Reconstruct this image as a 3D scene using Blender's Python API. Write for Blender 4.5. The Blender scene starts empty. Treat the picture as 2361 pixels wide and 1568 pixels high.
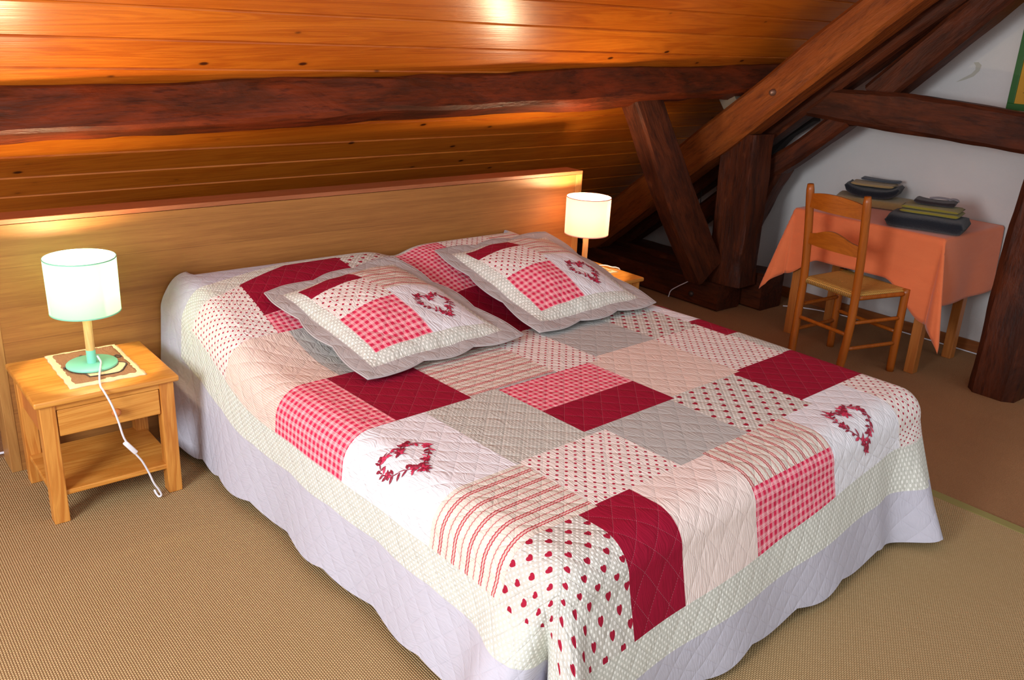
import bpy, bmesh, math, random
from mathutils import Vector, Matrix, noise, Euler
random.seed(7)
PI = math.pi
S = bpy.context.scene
COL = S.collection

# ---------------------------------------------------------------- helpers
def lin(h):
    h = h.lstrip('#')
    out = []
    for i in (0, 2, 4):
        v = int(h[i:i+2], 16)/255
        out.append(v/12.92 if v <= .04045 else ((v+.055)/1.055)**2.4)
    return (*out, 1)

class E:
    """socket wrapper with arithmetic"""
    def __init__(s, nt, k): s.nt, s.k = nt, k
    def m(s, op, *a):
        n = s.nt.nodes.new('ShaderNodeMath'); n.operation = op
        for i, x in enumerate((s,)+a):
            if isinstance(x, E): s.nt.links.new(x.k, n.inputs[i])
            else: n.inputs[i].default_value = x
        return E(s.nt, n.outputs[0])
    def __add__(s, o): return s.m('ADD', o)
    __radd__ = __add__
    def __mul__(s, o): return s.m('MULTIPLY', o)
    __rmul__ = __mul__
    def __sub__(s, o): return s.m('SUBTRACT', o)
    def __rsub__(s, o): return (s*-1.0)+o
    def __truediv__(s, o): return s.m('DIVIDE', o)
    def lt(s, o): return s.m('LESS_THAN', o)
    def gt(s, o): return s.m('GREATER_THAN', o)
    def fr(s): return s.m('FRACT')
    def fl(s): return s.m('FLOOR')
    def ab(s): return s.m('ABSOLUTE')
    def sin(s): return s.m('SINE')
    def pw(s, o): return s.m('POWER', o)
    def mx(s, o): return s.m('MAXIMUM', o)
    def mn(s, o): return s.m('MINIMUM', o)
    def step(s, a, b):
        n = s.nt.nodes.new('ShaderNodeMapRange'); n.interpolation_type = 'SMOOTHSTEP'
        s.nt.links.new(s.k, n.inputs[0]); n.inputs[1].default_value = a; n.inputs[2].default_value = b
        return E(s.nt, n.outputs[0])

def mat(name):
    m = bpy.data.materials.new(name); m.use_nodes = True
    nt = m.node_tree
    return m, nt, nt.nodes['Principled BSDF']
def mixc(nt, f, a, b):
    n = nt.nodes.new('ShaderNodeMix'); n.data_type = 'RGBA'
    for i, x in ((0, f), (6, a), (7, b)):
        if isinstance(x, E): nt.links.new(x.k, n.inputs[i])
        else: n.inputs[i].default_value = x
    return E(nt, n.outputs[2])
def comb(nt, x, y, z):
    n = nt.nodes.new('ShaderNodeCombineXYZ')
    for i, v in enumerate((x, y, z)):
        if isinstance(v, E): nt.links.new(v.k, n.inputs[i])
        else: n.inputs[i].default_value = v
    return E(nt, n.outputs[0])
def coords(nt, kind):
    n = nt.nodes.new('ShaderNodeTexCoord'); s = nt.nodes.new('ShaderNodeSeparateXYZ')
    nt.links.new(n.outputs[kind], s.inputs[0])
    return [E(nt, s.outputs[i]) for i in range(3)]
def noi(nt, vec, scale=1., detail=3., rough=.55, dist=0.):
    n = nt.nodes.new('ShaderNodeTexNoise'); nt.links.new(vec.k, n.inputs['Vector'])
    n.inputs['Scale'].default_value = scale; n.inputs['Detail'].default_value = detail
    n.inputs['Roughness'].default_value = rough; n.inputs['Distortion'].default_value = dist
    return E(nt, n.outputs[0])
def vor(nt, vec, scale=1., rnd=1.):
    n = nt.nodes.new('ShaderNodeTexVoronoi'); nt.links.new(vec.k, n.inputs['Vector'])
    n.inputs['Scale'].default_value = scale; n.inputs['Randomness'].default_value = rnd
    return E(nt, n.outputs['Distance'])
def setc(nt, b, c):
    if isinstance(c, E): nt.links.new(c.k, b.inputs['Base Color'])
    else: b.inputs['Base Color'].default_value = c
def bump(nt, b, h, strength=1.):
    n = nt.nodes.new('ShaderNodeBump'); n.inputs['Distance'].default_value = 1.; n.inputs['Strength'].default_value = strength
    nt.links.new(h.k, n.inputs['Height']); nt.links.new(n.outputs[0], b.inputs['Normal'])
def plain(name, h, rough=.6, metal=0., spec=.5):
    m, nt, b = mat(name); b.inputs['Base Color'].default_value = lin(h)
    b.inputs['Roughness'].default_value = rough; b.inputs['Metallic'].default_value = metal
    b.inputs['Specular IOR Level'].default_value = spec
    return m

def link(name, me, m=None, parent=None, smooth=False):
    o = bpy.data.objects.new(name, me); COL.objects.link(o)
    if m is not None:
        for x in (m if isinstance(m, (list, tuple)) else [m]): me.materials.append(x)
    if parent is not None: o.parent = parent
    if smooth:
        me.polygons.foreach_set('use_smooth', [True]*len(me.polygons))
    return o
def obj(name, bm, m, parent=None, smooth=False, sharp=None):
    bmesh.ops.recalc_face_normals(bm, faces=bm.faces[:])
    me = bpy.data.meshes.new(name); bm.to_mesh(me); bm.free()
    o = link(name, me, m, parent, smooth)
    if sharp is not None: me.set_sharp_from_angle(angle=math.radians(sharp))
    return o
def tag(o, label, cat, group=None):
    o['label'] = label; o['category'] = cat
    if group: o['group'] = group
    return o
def thing(name, label, cat, loc=(0, 0, 0), rz=0., group=None):
    o = bpy.data.objects.new(name, None); COL.objects.link(o)
    o.location = loc; o.rotation_euler = (0, 0, rz); o.empty_display_size = .1
    return tag(o, label, cat, group)
def struct(o): o['kind'] = 'structure'; return o

def box(bm, x0, x1, y0, y1, z0, z1, bev=0., seg=2):
    t = bmesh.new()
    bmesh.ops.create_cube(t, size=1)
    bmesh.ops.scale(t, vec=(x1-x0, y1-y0, z1-z0), verts=t.verts)
    bmesh.ops.translate(t, vec=((x0+x1)/2, (y0+y1)/2, (z0+z1)/2), verts=t.verts)
    if bev > 0: bmesh.ops.bevel(t, geom=t.edges[:], offset=bev, segments=seg, affect='EDGES', profile=.5)
    me = bpy.data.meshes.new('t'); t.to_mesh(me); t.free(); bm.from_mesh(me); bpy.data.meshes.remove(me)
    return bm
def B(*a, **k): return box(bmesh.new(), *a, **k)
def lathe(bm, prof, n=32, c=(0, 0, 0), closed=False):
    rings = []
    for r, z in prof:
        rings.append([bm.verts.new((c[0]+r*math.cos(2*PI*i/n), c[1]+r*math.sin(2*PI*i/n), c[2]+z)) for i in range(n)])
    for a, b in zip(rings, rings[1:]+([rings[0]] if closed else [])):
        for i in range(n): bm.faces.new((a[i], a[(i+1) % n], b[(i+1) % n], b[i]))
    if not closed:
        if prof[0][0] > 1e-5: bm.faces.new(rings[0])
        if prof[-1][0] > 1e-5: bm.faces.new(rings[-1])
    return bm
def smoothpath(pts, k=6):
    P = [Vector(p) for p in pts]; out = []
    for i in range(len(P)-1):
        p0, p1, p2, p3 = P[max(i-1, 0)], P[i], P[i+1], P[min(i+2, len(P)-1)]
        for j in range(k):
            t = j/k
            out.append(.5*((2*p1)+(p2-p0)*t+(2*p0-5*p1+4*p2-p3)*t*t+(3*p1-p0-3*p2+p3)*t**3))
    return out+[P[-1]]
def tube(bm, pts, r, n=8, flat=1.):
    P = [Vector(p) for p in pts]; rings = []
    rr = r if isinstance(r, (list, tuple)) else [r]*len(P)
    nrm = None
    for i, p in enumerate(P):
        d = (P[min(i+1, len(P)-1)]-P[max(i-1, 0)]).normalized()
        if nrm is None:
            nrm = d.cross(Vector((0, 0, 1)))
            if nrm.length < .05: nrm = d.cross(Vector((1, 0, 0)))
        nrm = (nrm-d*nrm.dot(d)).normalized(); bn = d.cross(nrm)
        rings.append([bm.verts.new(p+rr[i]*(math.cos(2*PI*k/n)*nrm+flat*math.sin(2*PI*k/n)*bn)) for k in range(n)])
    for a, b in zip(rings, rings[1:]):
        for k in range(n): bm.faces.new((a[k], a[(k+1) % n], b[(k+1) % n], b[k]))
    bm.faces.new(rings[0]); bm.faces.new(rings[-1])
    return bm

# ---------------------------------------------------------------- materials
def wood(name, dark, light, axis=0, gs=14., rough=.45, knots=0., knotc='#5a2a0c', stretch=14., fine=.35, spec=.5, rings=1.):
    m, nt, b = mat(name)
    c = coords(nt, 'Object')
    long = c[axis]; oth = [c[i] for i in range(3) if i != axis]
    v = comb(nt, long/stretch*1.0, oth[0], oth[1])
    n1 = noi(nt, v, gs, 4, .6, .8)
    ring = ((n1*(9.*rings)).fr()-.5).ab()*2.
    f = (n1*.55+ring*.45).step(.15, .95)
    g = noi(nt, comb(nt, long/60., oth[0], oth[1]), gs*28, 2, .6)
    f = f*(1-fine)+g*fine
    col = mixc(nt, f, lin(light), lin(dark))
    if knots > 0:
        k = vor(nt, comb(nt, long/1.6, oth[0], oth[1]), knots)
        col = mixc(nt, 1-k.step(.05, .13), col, lin(knotc))
    setc(nt, b, col); b.inputs['Roughness'].default_value = rough
    b.inputs['Specular IOR Level'].default_value = spec
    bump(nt, b, g*.0006)
    return m
M = {}
M['pine'] = wood('pine_wood', '#b46a1e', '#de9e4a', 0, 9, .38, 2.2, '#7a4a16')
M['pine_leg'] = wood('pine_leg_wood', '#a85a16', '#dc9a48', 2, 10, .4, 1.8, '#7a3f12')
M['pine_side'] = wood('pine_side_wood', '#b0622a', '#c67c3c', 2, 8, .5)
M['chair_wood'] = wood('chair_wood', '#8a430e', '#a85a16', 2, 12, .33)
M['chair_slat'] = wood('chair_slat_wood', '#92490f', '#ae6018', 1, 12, .33)
M['table_wood'] = wood('table_wood', '#93501c', '#b87234', 2, 10, .4, 1.5)
M['skirt'] = wood('skirting_wood', '#7a421a', '#9a5a2a', 1, 10, .45)
M['cap'] = wood('headboard_cap_wood', '#8a4a26', '#a8623a', 0, 10, .5)
M['stile'] = wood('headboard_stile_wood', '#94602e', '#b88648', 2, 10, .45)

# headboard veneer : wide horizontal leaves with faint joints
def veneer():
    m, nt, b = mat('headboard_veneer')
    x, y, z = coords(nt, 'Object')
    lz = (z+.04)/.27
    idx = lz.fl()
    n0 = noi(nt, comb(nt, x*.35, idx*7.3, z*5.), 1.6, 3)
    n1 = noi(nt, comb(nt, x*.8, idx*3.1, z*34.), 1.6, 4, .6, .5)
    g = noi(nt, comb(nt, x*9., y, z*260.), 1., 2)
    f = n0*.35+n1*.4+g*.25
    col = mixc(nt, f.step(.25, .75), lin('#ad743a'), lin('#7f4e24'))
    seam = (lz.fr()-.5).ab().gt(.4965)
    col = mixc(nt, seam*.55, col, lin('#6b4020'))
    setc(nt, b, col); b.inputs['Roughness'].default_value = .5; b.inputs['Specular IOR Level'].default_value = .35
    bump(nt, b, g*.0004)
    return m
M['veneer'] = veneer()

# joints of the ceiling boards along the slope, at the left and right end (old, slightly tapered boards)
PLANK_L = [0.132, 0.281, 0.434, 0.587, 0.741, 0.884, 1.038, 1.148, 1.296, 1.445, 1.593, 1.734, 1.879, 2.026, 2.120, 2.250, 2.400, 2.553, 2.709, 2.860, 3.011, 3.164, 3.317, 3.471, 3.624, 3.777, 3.930, 4.083, 4.237, 4.390, 4.543, 4.696, 4.849, 5.003, 5.156, 5.309, 5.462]
PLANK_R = [-0.429, -0.268, -0.101, 0.066, 0.233, 0.389, 0.556, 0.676, 0.838, 0.999, 1.161, 1.314, 1.472, 1.632, 1.734, 1.875, 2.039, 2.205, 2.375, 2.539, 2.704, 2.870, 3.037, 3.204, 3.371, 3.538, 3.704, 3.871, 4.038, 4.204, 4.371, 4.538, 4.705, 4.871, 5.038, 5.205, 5.371]
def planks_mat():
    m, nt, b = mat('varnished_spruce_boards')
    x, t, z = coords(nt, 'Object')
    at = nt.nodes.new('ShaderNodeAttribute'); at.attribute_name = 'board'
    bd = E(nt, at.outputs['Fac'])
    n0 = noi(nt, comb(nt, x*.5+bd*31., t*9.+bd*7., 0.), 1.3, 4, .6, .9)
    g = noi(nt, comb(nt, x*4.+bd*11., t*150., 0.), 1., 3)
    ring = ((n0*7.).fr()-.5).ab()*2.
    f = (n0*.5+ring*.22+g*.28)
    hue = (bd*17.23).fr()
    ca = mixc(nt, hue, lin('#d4761e'), lin('#c86a18'))
    cb = mixc(nt, hue, lin('#b45610'), lin('#a64a0c'))
    col = mixc(nt, f.step(.3, .8), ca, cb)
    k = vor(nt, comb(nt, x*1.3+bd*13., t*2.4, 0.), 3.3)
    kn = 1-k.step(.045, .105)
    halo = (1-k.step(.08, .24))*.4
    col = mixc(nt, halo, col, lin('#b05a12'))
    col = mixc(nt, kn, col, lin('#4a1d06'))
    setc(nt, b, col)
    b.inputs['Roughness'].default_value = .3
    b.inputs['Specular IOR Level'].default_value = .55
    bump(nt, b, g*.0004+n0*.0015)
    return m
M['planks'] = planks_mat()

def beam_mat(name, a, c, d, rough=.55, warm=.5):
    m, nt, b = mat(name)
    x, y, z = coords(nt, 'Object')
    n0 = noi(nt, comb(nt, x*1.6, y*5., z*5.), 1.7, 6, .62, .6)
    n1 = noi(nt, comb(nt, x*5., y*50., z*50.), 1., 4, .6)
    n2 = noi(nt, comb(nt, x*3.+9., y*9., z*9.), 1.6, 3)
    col = mixc(nt, n0.step(.3, .72), lin(a), lin(c))
    col = mixc(nt, (n1.step(.42, .75))*.45, col, lin(d))
    col = mixc(nt, n2.step(.66, .8)*warm, col, lin('#7a4224'))
    fk = noi(nt, comb(nt, x*7., y*42.+3., z*42.), 1., 3, .7)
    fk2 = noi(nt, comb(nt, x*4.+5., y*24., z*24.+7.), 1., 4, .7)
    col = mixc(nt, fk.step(.50, .72)*.6, col, lin(d))
    col = mixc(nt, fk2.step(.58, .72)*.55, col, lin(c))
    setc(nt, b, col); b.inputs['Roughness'].default_value = rough; b.inputs['Specular IOR Level'].default_value = .22
    bump(nt, b, n1*.0022+n0*.010+fk*.003)
    return m
M['beam'] = beam_mat('dark_old_oak', '#36180c', '#582812', '#1e0d09')
M['beam_warm'] = beam_mat('reddish_brown_oak', '#7a3a14', '#8e4a1c', '#4a2210', .5, .3)
M['beam_mid'] = beam_mat('purlin_oak', '#46200e', '#742e12', '#220e08', .5, .3)

def plaster():
    m, nt, b = mat('white_plaster')
    x, y, z = coords(nt, 'Object')
    n = noi(nt, comb(nt, x, y, z), 3., 5)
    setc(nt, b, mixc(nt, n, lin('#c6c2c0'), lin('#d2cecb')))
    b.inputs['Roughness'].default_value = .9
    n2 = noi(nt, comb(nt, x, y, z), 140., 3)
    bump(nt, b, n2*.0012)
    return m
M['plaster'] = plaster()
M['daub'] = plain('old_filler', '#b3aea2', .9)

def carpet():
    m, nt, b = mat('brown_carpet')
    x, y, z = coords(nt, 'Object')
    n = noi(nt, comb(nt, x, y, z), 2.2, 4); g = noi(nt, comb(nt, x, y, z), 260., 3)
    col = mixc(nt, n, lin('#9a7250'), lin('#b4885e'))
    col = mixc(nt, g.step(.35, .7)*.45, col, lin('#7a5436'))
    setc(nt, b, col); b.inputs['Roughness'].default_value = .95; b.inputs['Specular IOR Level'].default_value = .1
    bump(nt, b, g*.006)
    return m
M['carpet'] = carpet()
def sisal():
    m, nt, b = mat('woven_sisal')
    x, y, z = coords(nt, 'Object')
    p = .0066
    w = noi(nt, comb(nt, x, y, z), 40., 2)*.25
    sx = ((x/p+w)*PI).sin().ab(); row = (x/p+w).fl()
    sy = ((y/(p*1.25)+row*.5+w)*PI).sin().ab()
    h = sx.pw(.6)*sy.pw(.5)
    fib = noi(nt, comb(nt, x*40., y*260., z), 1., 3)
    big = noi(nt, comb(nt, x, y, z), 1.7, 3)
    vary = noi(nt, comb(nt, row*.37, y*9., 0.), 1., 2)
    base = mixc(nt, big*.5+vary*.5, lin('#c9ab80'), lin('#b69868'))
    base = mixc(nt, fib.step(.4, .8)*.35, base, lin('#dcc494'))
    col = mixc(nt, h.step(.1, .7), lin('#866c44'), base)
    setc(nt, b, col); b.inputs['Roughness'].default_value = .92; b.inputs['Specular IOR Level'].default_value = .15
    bump(nt, b, h*.003)
    return m
M['sisal'] = sisal()
M['binding'] = plain('olive_binding', '#8d8450', .9, spec=.1)

# ------------------------------------------------------------ quilt fabrics (UV in metres)
PQ = .085
def fabric(name, fn, puff=.0034, wrk=.0056, rough=.85, stitch=None, alongu=False):
    m, nt, b = mat(name)
    u, v, _ = coords(nt, 'UV')
    p = ((u+v)/PQ*PI).sin().ab(); q = ((u-v)/PQ*PI).sin().ab()
    low = noi(nt, comb(nt, u, v, 0.), 9., 2)
    if alongu: wv = comb(nt, u*13.+low*1.5, v*120.+low*8., 0.)
    else: wv = comb(nt, u*150.+low*9., v*14.+low*2., 0.)
    wr = noi(nt, wv, 1., 3, .55)
    h = (p*q).mn(.55).pw(.5)
    c = fn(nt, u, v)
    if stitch:
        ln = (p.lt(.03)*(((u-v)/.008).fr().lt(.5))).mx(q.lt(.03)*(((u+v)/.008).fr().lt(.5)))
        c = mixc(nt, ln*.5, c, lin(stitch))
    setc(nt, b, c)
    b.inputs['Roughness'].default_value = rough; b.inputs['Specular IOR Level'].default_value = .2
    bump(nt, b, h*puff+wr*wrk)
    return m
def dotmask(u, v, p, r, stag=True):
    x = u/p; y = v/p
    if stag:
        a = (x+y)*.70711; y = (x-y)*.70711; x = a
    dx = x.fr()-.5; dy = y.fr()-.5
    return ((dx*dx+dy*dy).pw(.5)*p).lt(r)
def c_dots(nt, u, v): return mixc(nt, dotmask(u, v, .0255, .0047), lin('#e9dfd8'), lin('#b01a3c'))
def c_whitedots(bg, dot, p=.0125, r=.0033):
    return lambda nt, u, v: mixc(nt, dotmask(u, v, p, r), lin(bg), lin(dot))
def c_hearts(nt, u, v):
    base = mixc(nt, dotmask(u, v, .0125, .0033), lin('#c6c3ba'), lin('#f2f0ea'))
    P = .066
    row = (v/(P*.5)).fl(); x = ((u/P+row*.5).fr()-.5)*(P/.0082); y = ((v/(P*.5)).fr()-.5)*(-P*.5/.0082)
    a = x*x+y*y-1.0
    f = a*a*a-x*x*y*y*y
    return mixc(nt, f.lt(0.), base, lin('#a01834'))
def c_ging(nt, u, v):
    P = .024
    def bands(t):
        f = (t/P).fr()
        wide = f.lt(.42)
        d1 = (f-.60).ab().lt(.035); d2 = (f-.74).ab().lt(.035); d3 = (f-.90).ab().lt(.03)
        return wide, d1.mx(d2).mx(d3)
    wu, lu = bands(u); wv, lv = bands(v)
    c = mixc(nt, (wu+wv)*.5, lin('#ea6a80'), lin('#d22a50'))
    return mixc(nt, (lu*.55+lv*.55).mn(.9), c, lin('#f8e6e2'))
def c_stripe(along):
    def f(nt, u, v):
        t = u if along == 'v' else v
        o = v if along == 'v' else u
        P = .055
        wob = ((o/.006)*PI).sin()*.0008
        x = ((t+wob)/P).fr()
        band = (x-.25).ab().lt(.11)
        l1 = (x-.17).ab().lt(.034); l2 = (x-.33).ab().lt(.034); l3 = (x-.25).ab().lt(.010); l4 = (x-.75).ab().lt(.028)
        soft = (x-.74).ab().lt(.12)
        c = mixc(nt, band*.75, lin('#dcd5c8'), lin('#e4bcb2'))
        c = mixc(nt, soft*.25, c, lin('#d8b6a8'))
        return mixc(nt, l1.mx(l2).mx(l3*.5).mx(l4*.8), c, lin('#b8404c'))
    return f
def c_pin(bg, ln, along='v', P=.0075):
    def f(nt, u, v):
        t = u if along == 'v' else v
        return mixc(nt, (t/P).fr().lt(.42), lin(bg), lin(ln))
    return f
def c_plain(a, b2, s=30.):
    return lambda nt, u, v: mixc(nt, noi(nt, comb(nt, u, v, 0.), s, 3), lin(a), lin(b2))
F = {
 'burg': fabric('burgundy_cotton', c_plain('#9c0c30', '#8c0a2a'), .003, .003, stitch='#c9909a'),
 'dots': fabric('red_dots_on_cream', c_dots),
 'heart': fabric('red_hearts_on_dotted_grey', c_hearts, .004, .004),
 'gdot': fabric('white_dots_on_grey', c_whitedots('#bbbbb2', '#e6e4dc', .0115, .0028)),
 'ging': fabric('raspberry_gingham', c_ging, .004, .003),
 'stu': fabric('red_ticking_stripe', c_stripe('u'), .0038, .004),
 'stv': fabric('red_ticking_stripe_lengthwise', c_stripe('v'), .0045, .004),
 'pink': fabric('beige_pink_pinstripe', c_pin('#dcc0b2', '#ecdcd2')),
 'pale': fabric('pale_pink_pinstripe', c_pin('#e6cfc6', '#f2e6e0')),
 'grey': fabric('plain_grey_cotton', c_plain('#bdbcb8', '#b2b1ae')),
 'white': fabric('white_cotton', c_plain('#e9e8ec', '#e2e1e6'), .0035, .0055),
 'band': fabric('white_dots_on_pale_grey_band', c_whitedots('#c9cac0', '#eeeee6', .0125, .0034), .003, .004),
 'skirt': fabric('lilac_grey_cotton', c_plain('#c2c0cb', '#b9b7c3'), .0022, .0025),
 'flange': fabric('grey_cotton_flange', c_plain('#b9b3b1', '#aca6a5'), .003, .0035),
}
FK = list(F)

# ---------------------------------------------------------------- camera
cam = bpy.data.cameras.new('camera'); co = bpy.data.objects.new('camera', cam); COL.objects.link(co)
co.location = (-.45923, -3.35663, 1.64511); co.rotation_euler = (1.226472, -.0478447, -.684895)
cam.sensor_width = 36; cam.lens = 2027.525*36/2361; cam.clip_start = .05
S.camera = co

# ---------------------------------------------------------------- room shell
XG = 4.68                      # gable wall
AL = math.radians(39.5); SX = .0285; BE = math.atan(SX); Z0 = 1.362; YB = (Z0+SX*4.7)/math.tan(AL)
XL = -2.7
def ceil_z(y): return Z0+SX*4.7-y*math.tan(AL)
FZ = -.008                     # carpet level, the sisal rug lies on it (rug top z = 0)
struct(obj('floor', B(XL, XG+.2, -5.5, YB+.2, FZ-.08, FZ), M['carpet']))
bm = bmesh.new()
yr = -2.75; zr = ceil_z(yr)
prof = [(YB+.15, FZ), (YB, 0.02), (yr, zr), (-5.5, zr-.9), (-5.5, FZ)]
f0 = [bm.verts.new((XG, y, z)) for y, z in prof]; f1 = [bm.verts.new((XG+.15, y, z)) for y, z in prof]
bm.faces.new(f0); bm.faces.new(f1[::-1])
for i in range(5): bm.faces.new((f0[i], f0[(i+1) % 5], f1[(i+1) % 5], f1[i]))
wr_ = struct(obj('wall_right', bm, M['plaster']))
# patch of old filler on the gable wall
bm = bmesh.new()
pts = [(-.985, 1.462), (-1.03, 1.478), (-1.075, 1.50), (-1.10, 1.53), (-1.105, 1.56), (-1.085, 1.575), (-1.06, 1.572), (-1.075, 1.555), (-1.078, 1.535), (-1.06, 1.512), (-1.02, 1.487)]
bm.faces.new([bm.verts.new((XG-.0015, y, z)) for y, z in pts])
obj('filler_patch', bm, M['daub'], wr_)
bm = B(XG-.014, XG-.0005, -5.4, 1.5, FZ, .062, .003)
struct(obj('baseboard_right', bm, M['skirt']))
# sloping ceiling of tongue and groove boards
bm = bmesh.new(); lay = bm.faces.layers.float.new('board')
x0, x1 = -2.75, 4.70
NO = lambda k: 0.
def strip(i, oa, j, ob, za, zb, idx):
    f = bm.faces.new([bm.verts.new(p) for p in ((x0, PLANK_L[i]+oa, za), (x1, PLANK_R[i]+oa, za), (x1, PLANK_R[j]+ob, zb), (x0, PLANK_L[j]+ob, zb))])
    f[lay] = idx
for i in range(len(PLANK_L)-1):
    j = i+1; r = random.random()
    g, c_, dp = .0035, .0035, .007
    strip(i, 0, i, g, -dp, -dp, r); strip(i, g, i, g+c_, -dp, 0, r); strip(i, g+c_, j, -c_-g, 0, 0, r)
    strip(j, -c_-g, j, -g, 0, -dp, r); strip(j, -g, j, 0, -dp, -dp, r)
v0 = [bm.verts.new(p) for p in ((x0, -.5, -.06), (x1, -.5, -.06), (x1, 5.5, -.06), (x0, 5.5, -.06))]
bm.faces.new(v0)
bmesh.ops.remove_doubles(bm, verts=bm.verts[:], dist=.0004)
me = bpy.data.meshes.new('ceiling'); bm.to_mesh(me); bm.free()
ce = struct(link('ceiling', me, M['planks']))
ce.location = (0, Z0/math.tan(AL), 0); ce.rotation_euler = (Matrix.Rotation(-BE, 3, 'Y') @ Matrix.Rotation(PI-AL, 3, 'X')).to_euler()
# boundary wall on the window side
struct(obj('wall_left', B(XL-.1, XL, -.4, YB, FZ, 1.75), M['plaster']))

# sisal rug
rug = thing('sisal_rug', 'large tan woven sisal rug under the bed and nightstands, with olive bound edge', 'rug', (0, 0, FZ))
bm = B(-2.3, 2.78, -5.0, 0.16, 0, .0075)
obj('woven_field', bm, M['sisal'], rug)
bm = B(2.78, 2.83, -5.0, 0.16, 0, .009, .003)
o = obj('border_binding', bm, M['binding'], rug); o['label'] = 'olive fabric binding'

# ---------------------------------------------------------------- beams
def beam(name, label, pts, side, m, w, h, jit=.008, cat='beam', seed=0, ext=0, bev=.022, seg=.06):
    """pts: centre line; side: world direction of the width; w along side, h across; w/h scalars or per-point lists"""
    P = [Vector(p) for p in pts]
    n = len(P)
    W = w if isinstance(w, (list, tuple)) else [w]*n
    H = h if isinstance(h, (list, tuple)) else [h]*n
    L = [0]
    for a, b_ in zip(P, P[1:]): L.append(L[-1]+(b_-a).length)
    N = max(4, int(L[-1]/seg))
    ax = (P[-1]-P[0]).normalized(); sd = Vector(side); sd = (sd-ax*sd.dot(ax)).normalized(); up = ax.cross(sd)
    R = Matrix((ax, sd, up)).transposed()
    Ri = R.transposed()
    def samp(s):
        for i in range(n-1):
            if s <= L[i+1]+1e-9:
                t = (s-L[i])/(L[i+1]-L[i])
                return P[i].lerp(P[i+1], t), W[i]+(W[i+1]-W[i])*t, H[i]+(H[i+1]-H[i])*t
        return P[-1], W[-1], H[-1]
    bm = bmesh.new(); rings = []
    for k in range(N+1):
        p, ww, hh = samp(L[-1]*k/N)
        q = Ri@(p-P[0]); ring = []
        a, b_ = ww/2, hh/2; e = bev
        sec = [(-a+e, -b_), (-a*.3, -b_), (a*.3, -b_), (a-e, -b_), (a, -b_+e), (a, -b_*.3), (a, b_*.3), (a, b_-e), (a-e, b_), (a*.3, b_), (-a*.3, b_), (-a+e, b_), (-a, b_-e), (-a, b_*.3), (-a, -b_*.3), (-a, -b_+e)]
        for j, (y, z) in enumerate(sec):
            nz = noise.noise_vector(Vector((q.x*1.7+seed*9.1, y*6+seed, z*6)))*jit*1.6+noise.noise_vector(Vector((q.x*7+seed*3.7, y*14, z*14)))*jit*.6
            ring.append(bm.verts.new((q.x, q.y+y+nz.y, q.z+z+nz.z)))
        rings.append(ring)
    for a, b_ in zip(rings, rings[1:]):
        for j in range(16): bm.faces.new((a[j], a[(j+1) % 16], b_[(j+1) % 16], b_[j]))
    bm.faces.new(rings[0]); bm.faces.new(rings[-1])
    o = obj(name, bm, m, None, True, 38)
    o.location = P[0]; o.rotation_euler = R.to_euler()
    return tag(o, label, cat)
def tilt(a): return (0, math.cos(a), -math.sin(a))

# purlin : cross-section tilted towards the room
pa = math.radians(25)
def purl(x):
    zb = 1.231+.0278*x
    A = Vector((x, -.1, zb)); wd = Vector((0, math.cos(pa), -math.sin(pa))); hd = Vector((0, math.sin(pa), math.cos(pa)))
    return A+wd*.07+hd*.084
beam('purlin', 'long dark hewn purlin beam running under the ceiling boards above the headboard', [purl(XL+.01), purl(-1), purl(.5), purl(2), purl(3.2), purl(4.66)], (0, math.cos(pa), -math.sin(pa)), M['beam_mid'], .14, .168, .011, seed=1, bev=.016)
# front truss
def rc(y, top=(1.259, .803), bot=(.984, .8206)): return ((top[0]-top[1]*y)+(bot[0]-bot[1]*y))/2
beam('rafter', 'thick reddish brown slanting rafter of the front truss, with an iron bolt in it', [(4.05, 1.14, rc(1.14)), (4.05, .3, rc(.3)), (4.05, -.8, rc(-.8)), (4.05, -2.4, rc(-2.4))], (1, 0, 0), M['beam_warm'], .18, .213, .006, seed=2)
raf = bpy.data.objects['rafter']
bm = lathe(bmesh.new(), [(.0, .022), (.008, .021), (.016, .014), (.02, 0.), (.02, -.02)], 16)
o = obj('bolt', bm, plain('rusty_iron', '#8a6a58', .45, .7), None, True)
o.rotation_euler = (0, -PI/2, 0); o.location = (3.957, -.306, 1.355)
o.parent = raf; o.matrix_parent_inverse = (Matrix.Translation(raf.location) @ raf.rotation_euler.to_matrix().to_4x4()).inverted()
beam('sole_beam', 'square dark sole beam of the front truss lying on the floor behind the nightstand', [(4.075, -.112, .077), (4.075, .6, .077), (4.075, 1.45, .077)], (1, 0, 0), M['beam'], .235, .168, .004, seed=3, bev=.012)
sol = bpy.data.objects['sole_beam']
bm = lathe(bmesh.new(), [(.0, .014), (.01, .013), (.017, .006), (.018, -.02)], 12)
o = obj('bolt', bm, plain('dark_iron', '#4a3a34', .5, .6), None, True)
o.rotation_euler = (0, -PI/2, 0); o.location = (3.955, .093, .062)
o.parent = sol; o.matrix_parent_inverse = (Matrix.Translation(sol.location) @ sol.rotation_euler.to_matrix().to_4x4()).inverted()
beam('truss_post', 'upright dark post standing at the foot of the two trusses', [(4.105, -.085, .165), (4.105, -.085, .55), (4.105, -.07, 1.10)], (1, 0, 0), M['beam'], [.2, .2, .19], [.25, .24, .26], .012, cat='post', seed=4, bev=.013)
beam('diagonal_brace', 'dark diagonal brace from the foot of the post up to the purlin', [(3.93, -.0, .245), (3.80, .005, .42), (3.50, .01, .86), (3.19, .015, 1.36)], (0, 1, 0), M['beam'], .13, [.24, .235, .22, .21], .008, seed=5, bev=.012)
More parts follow.
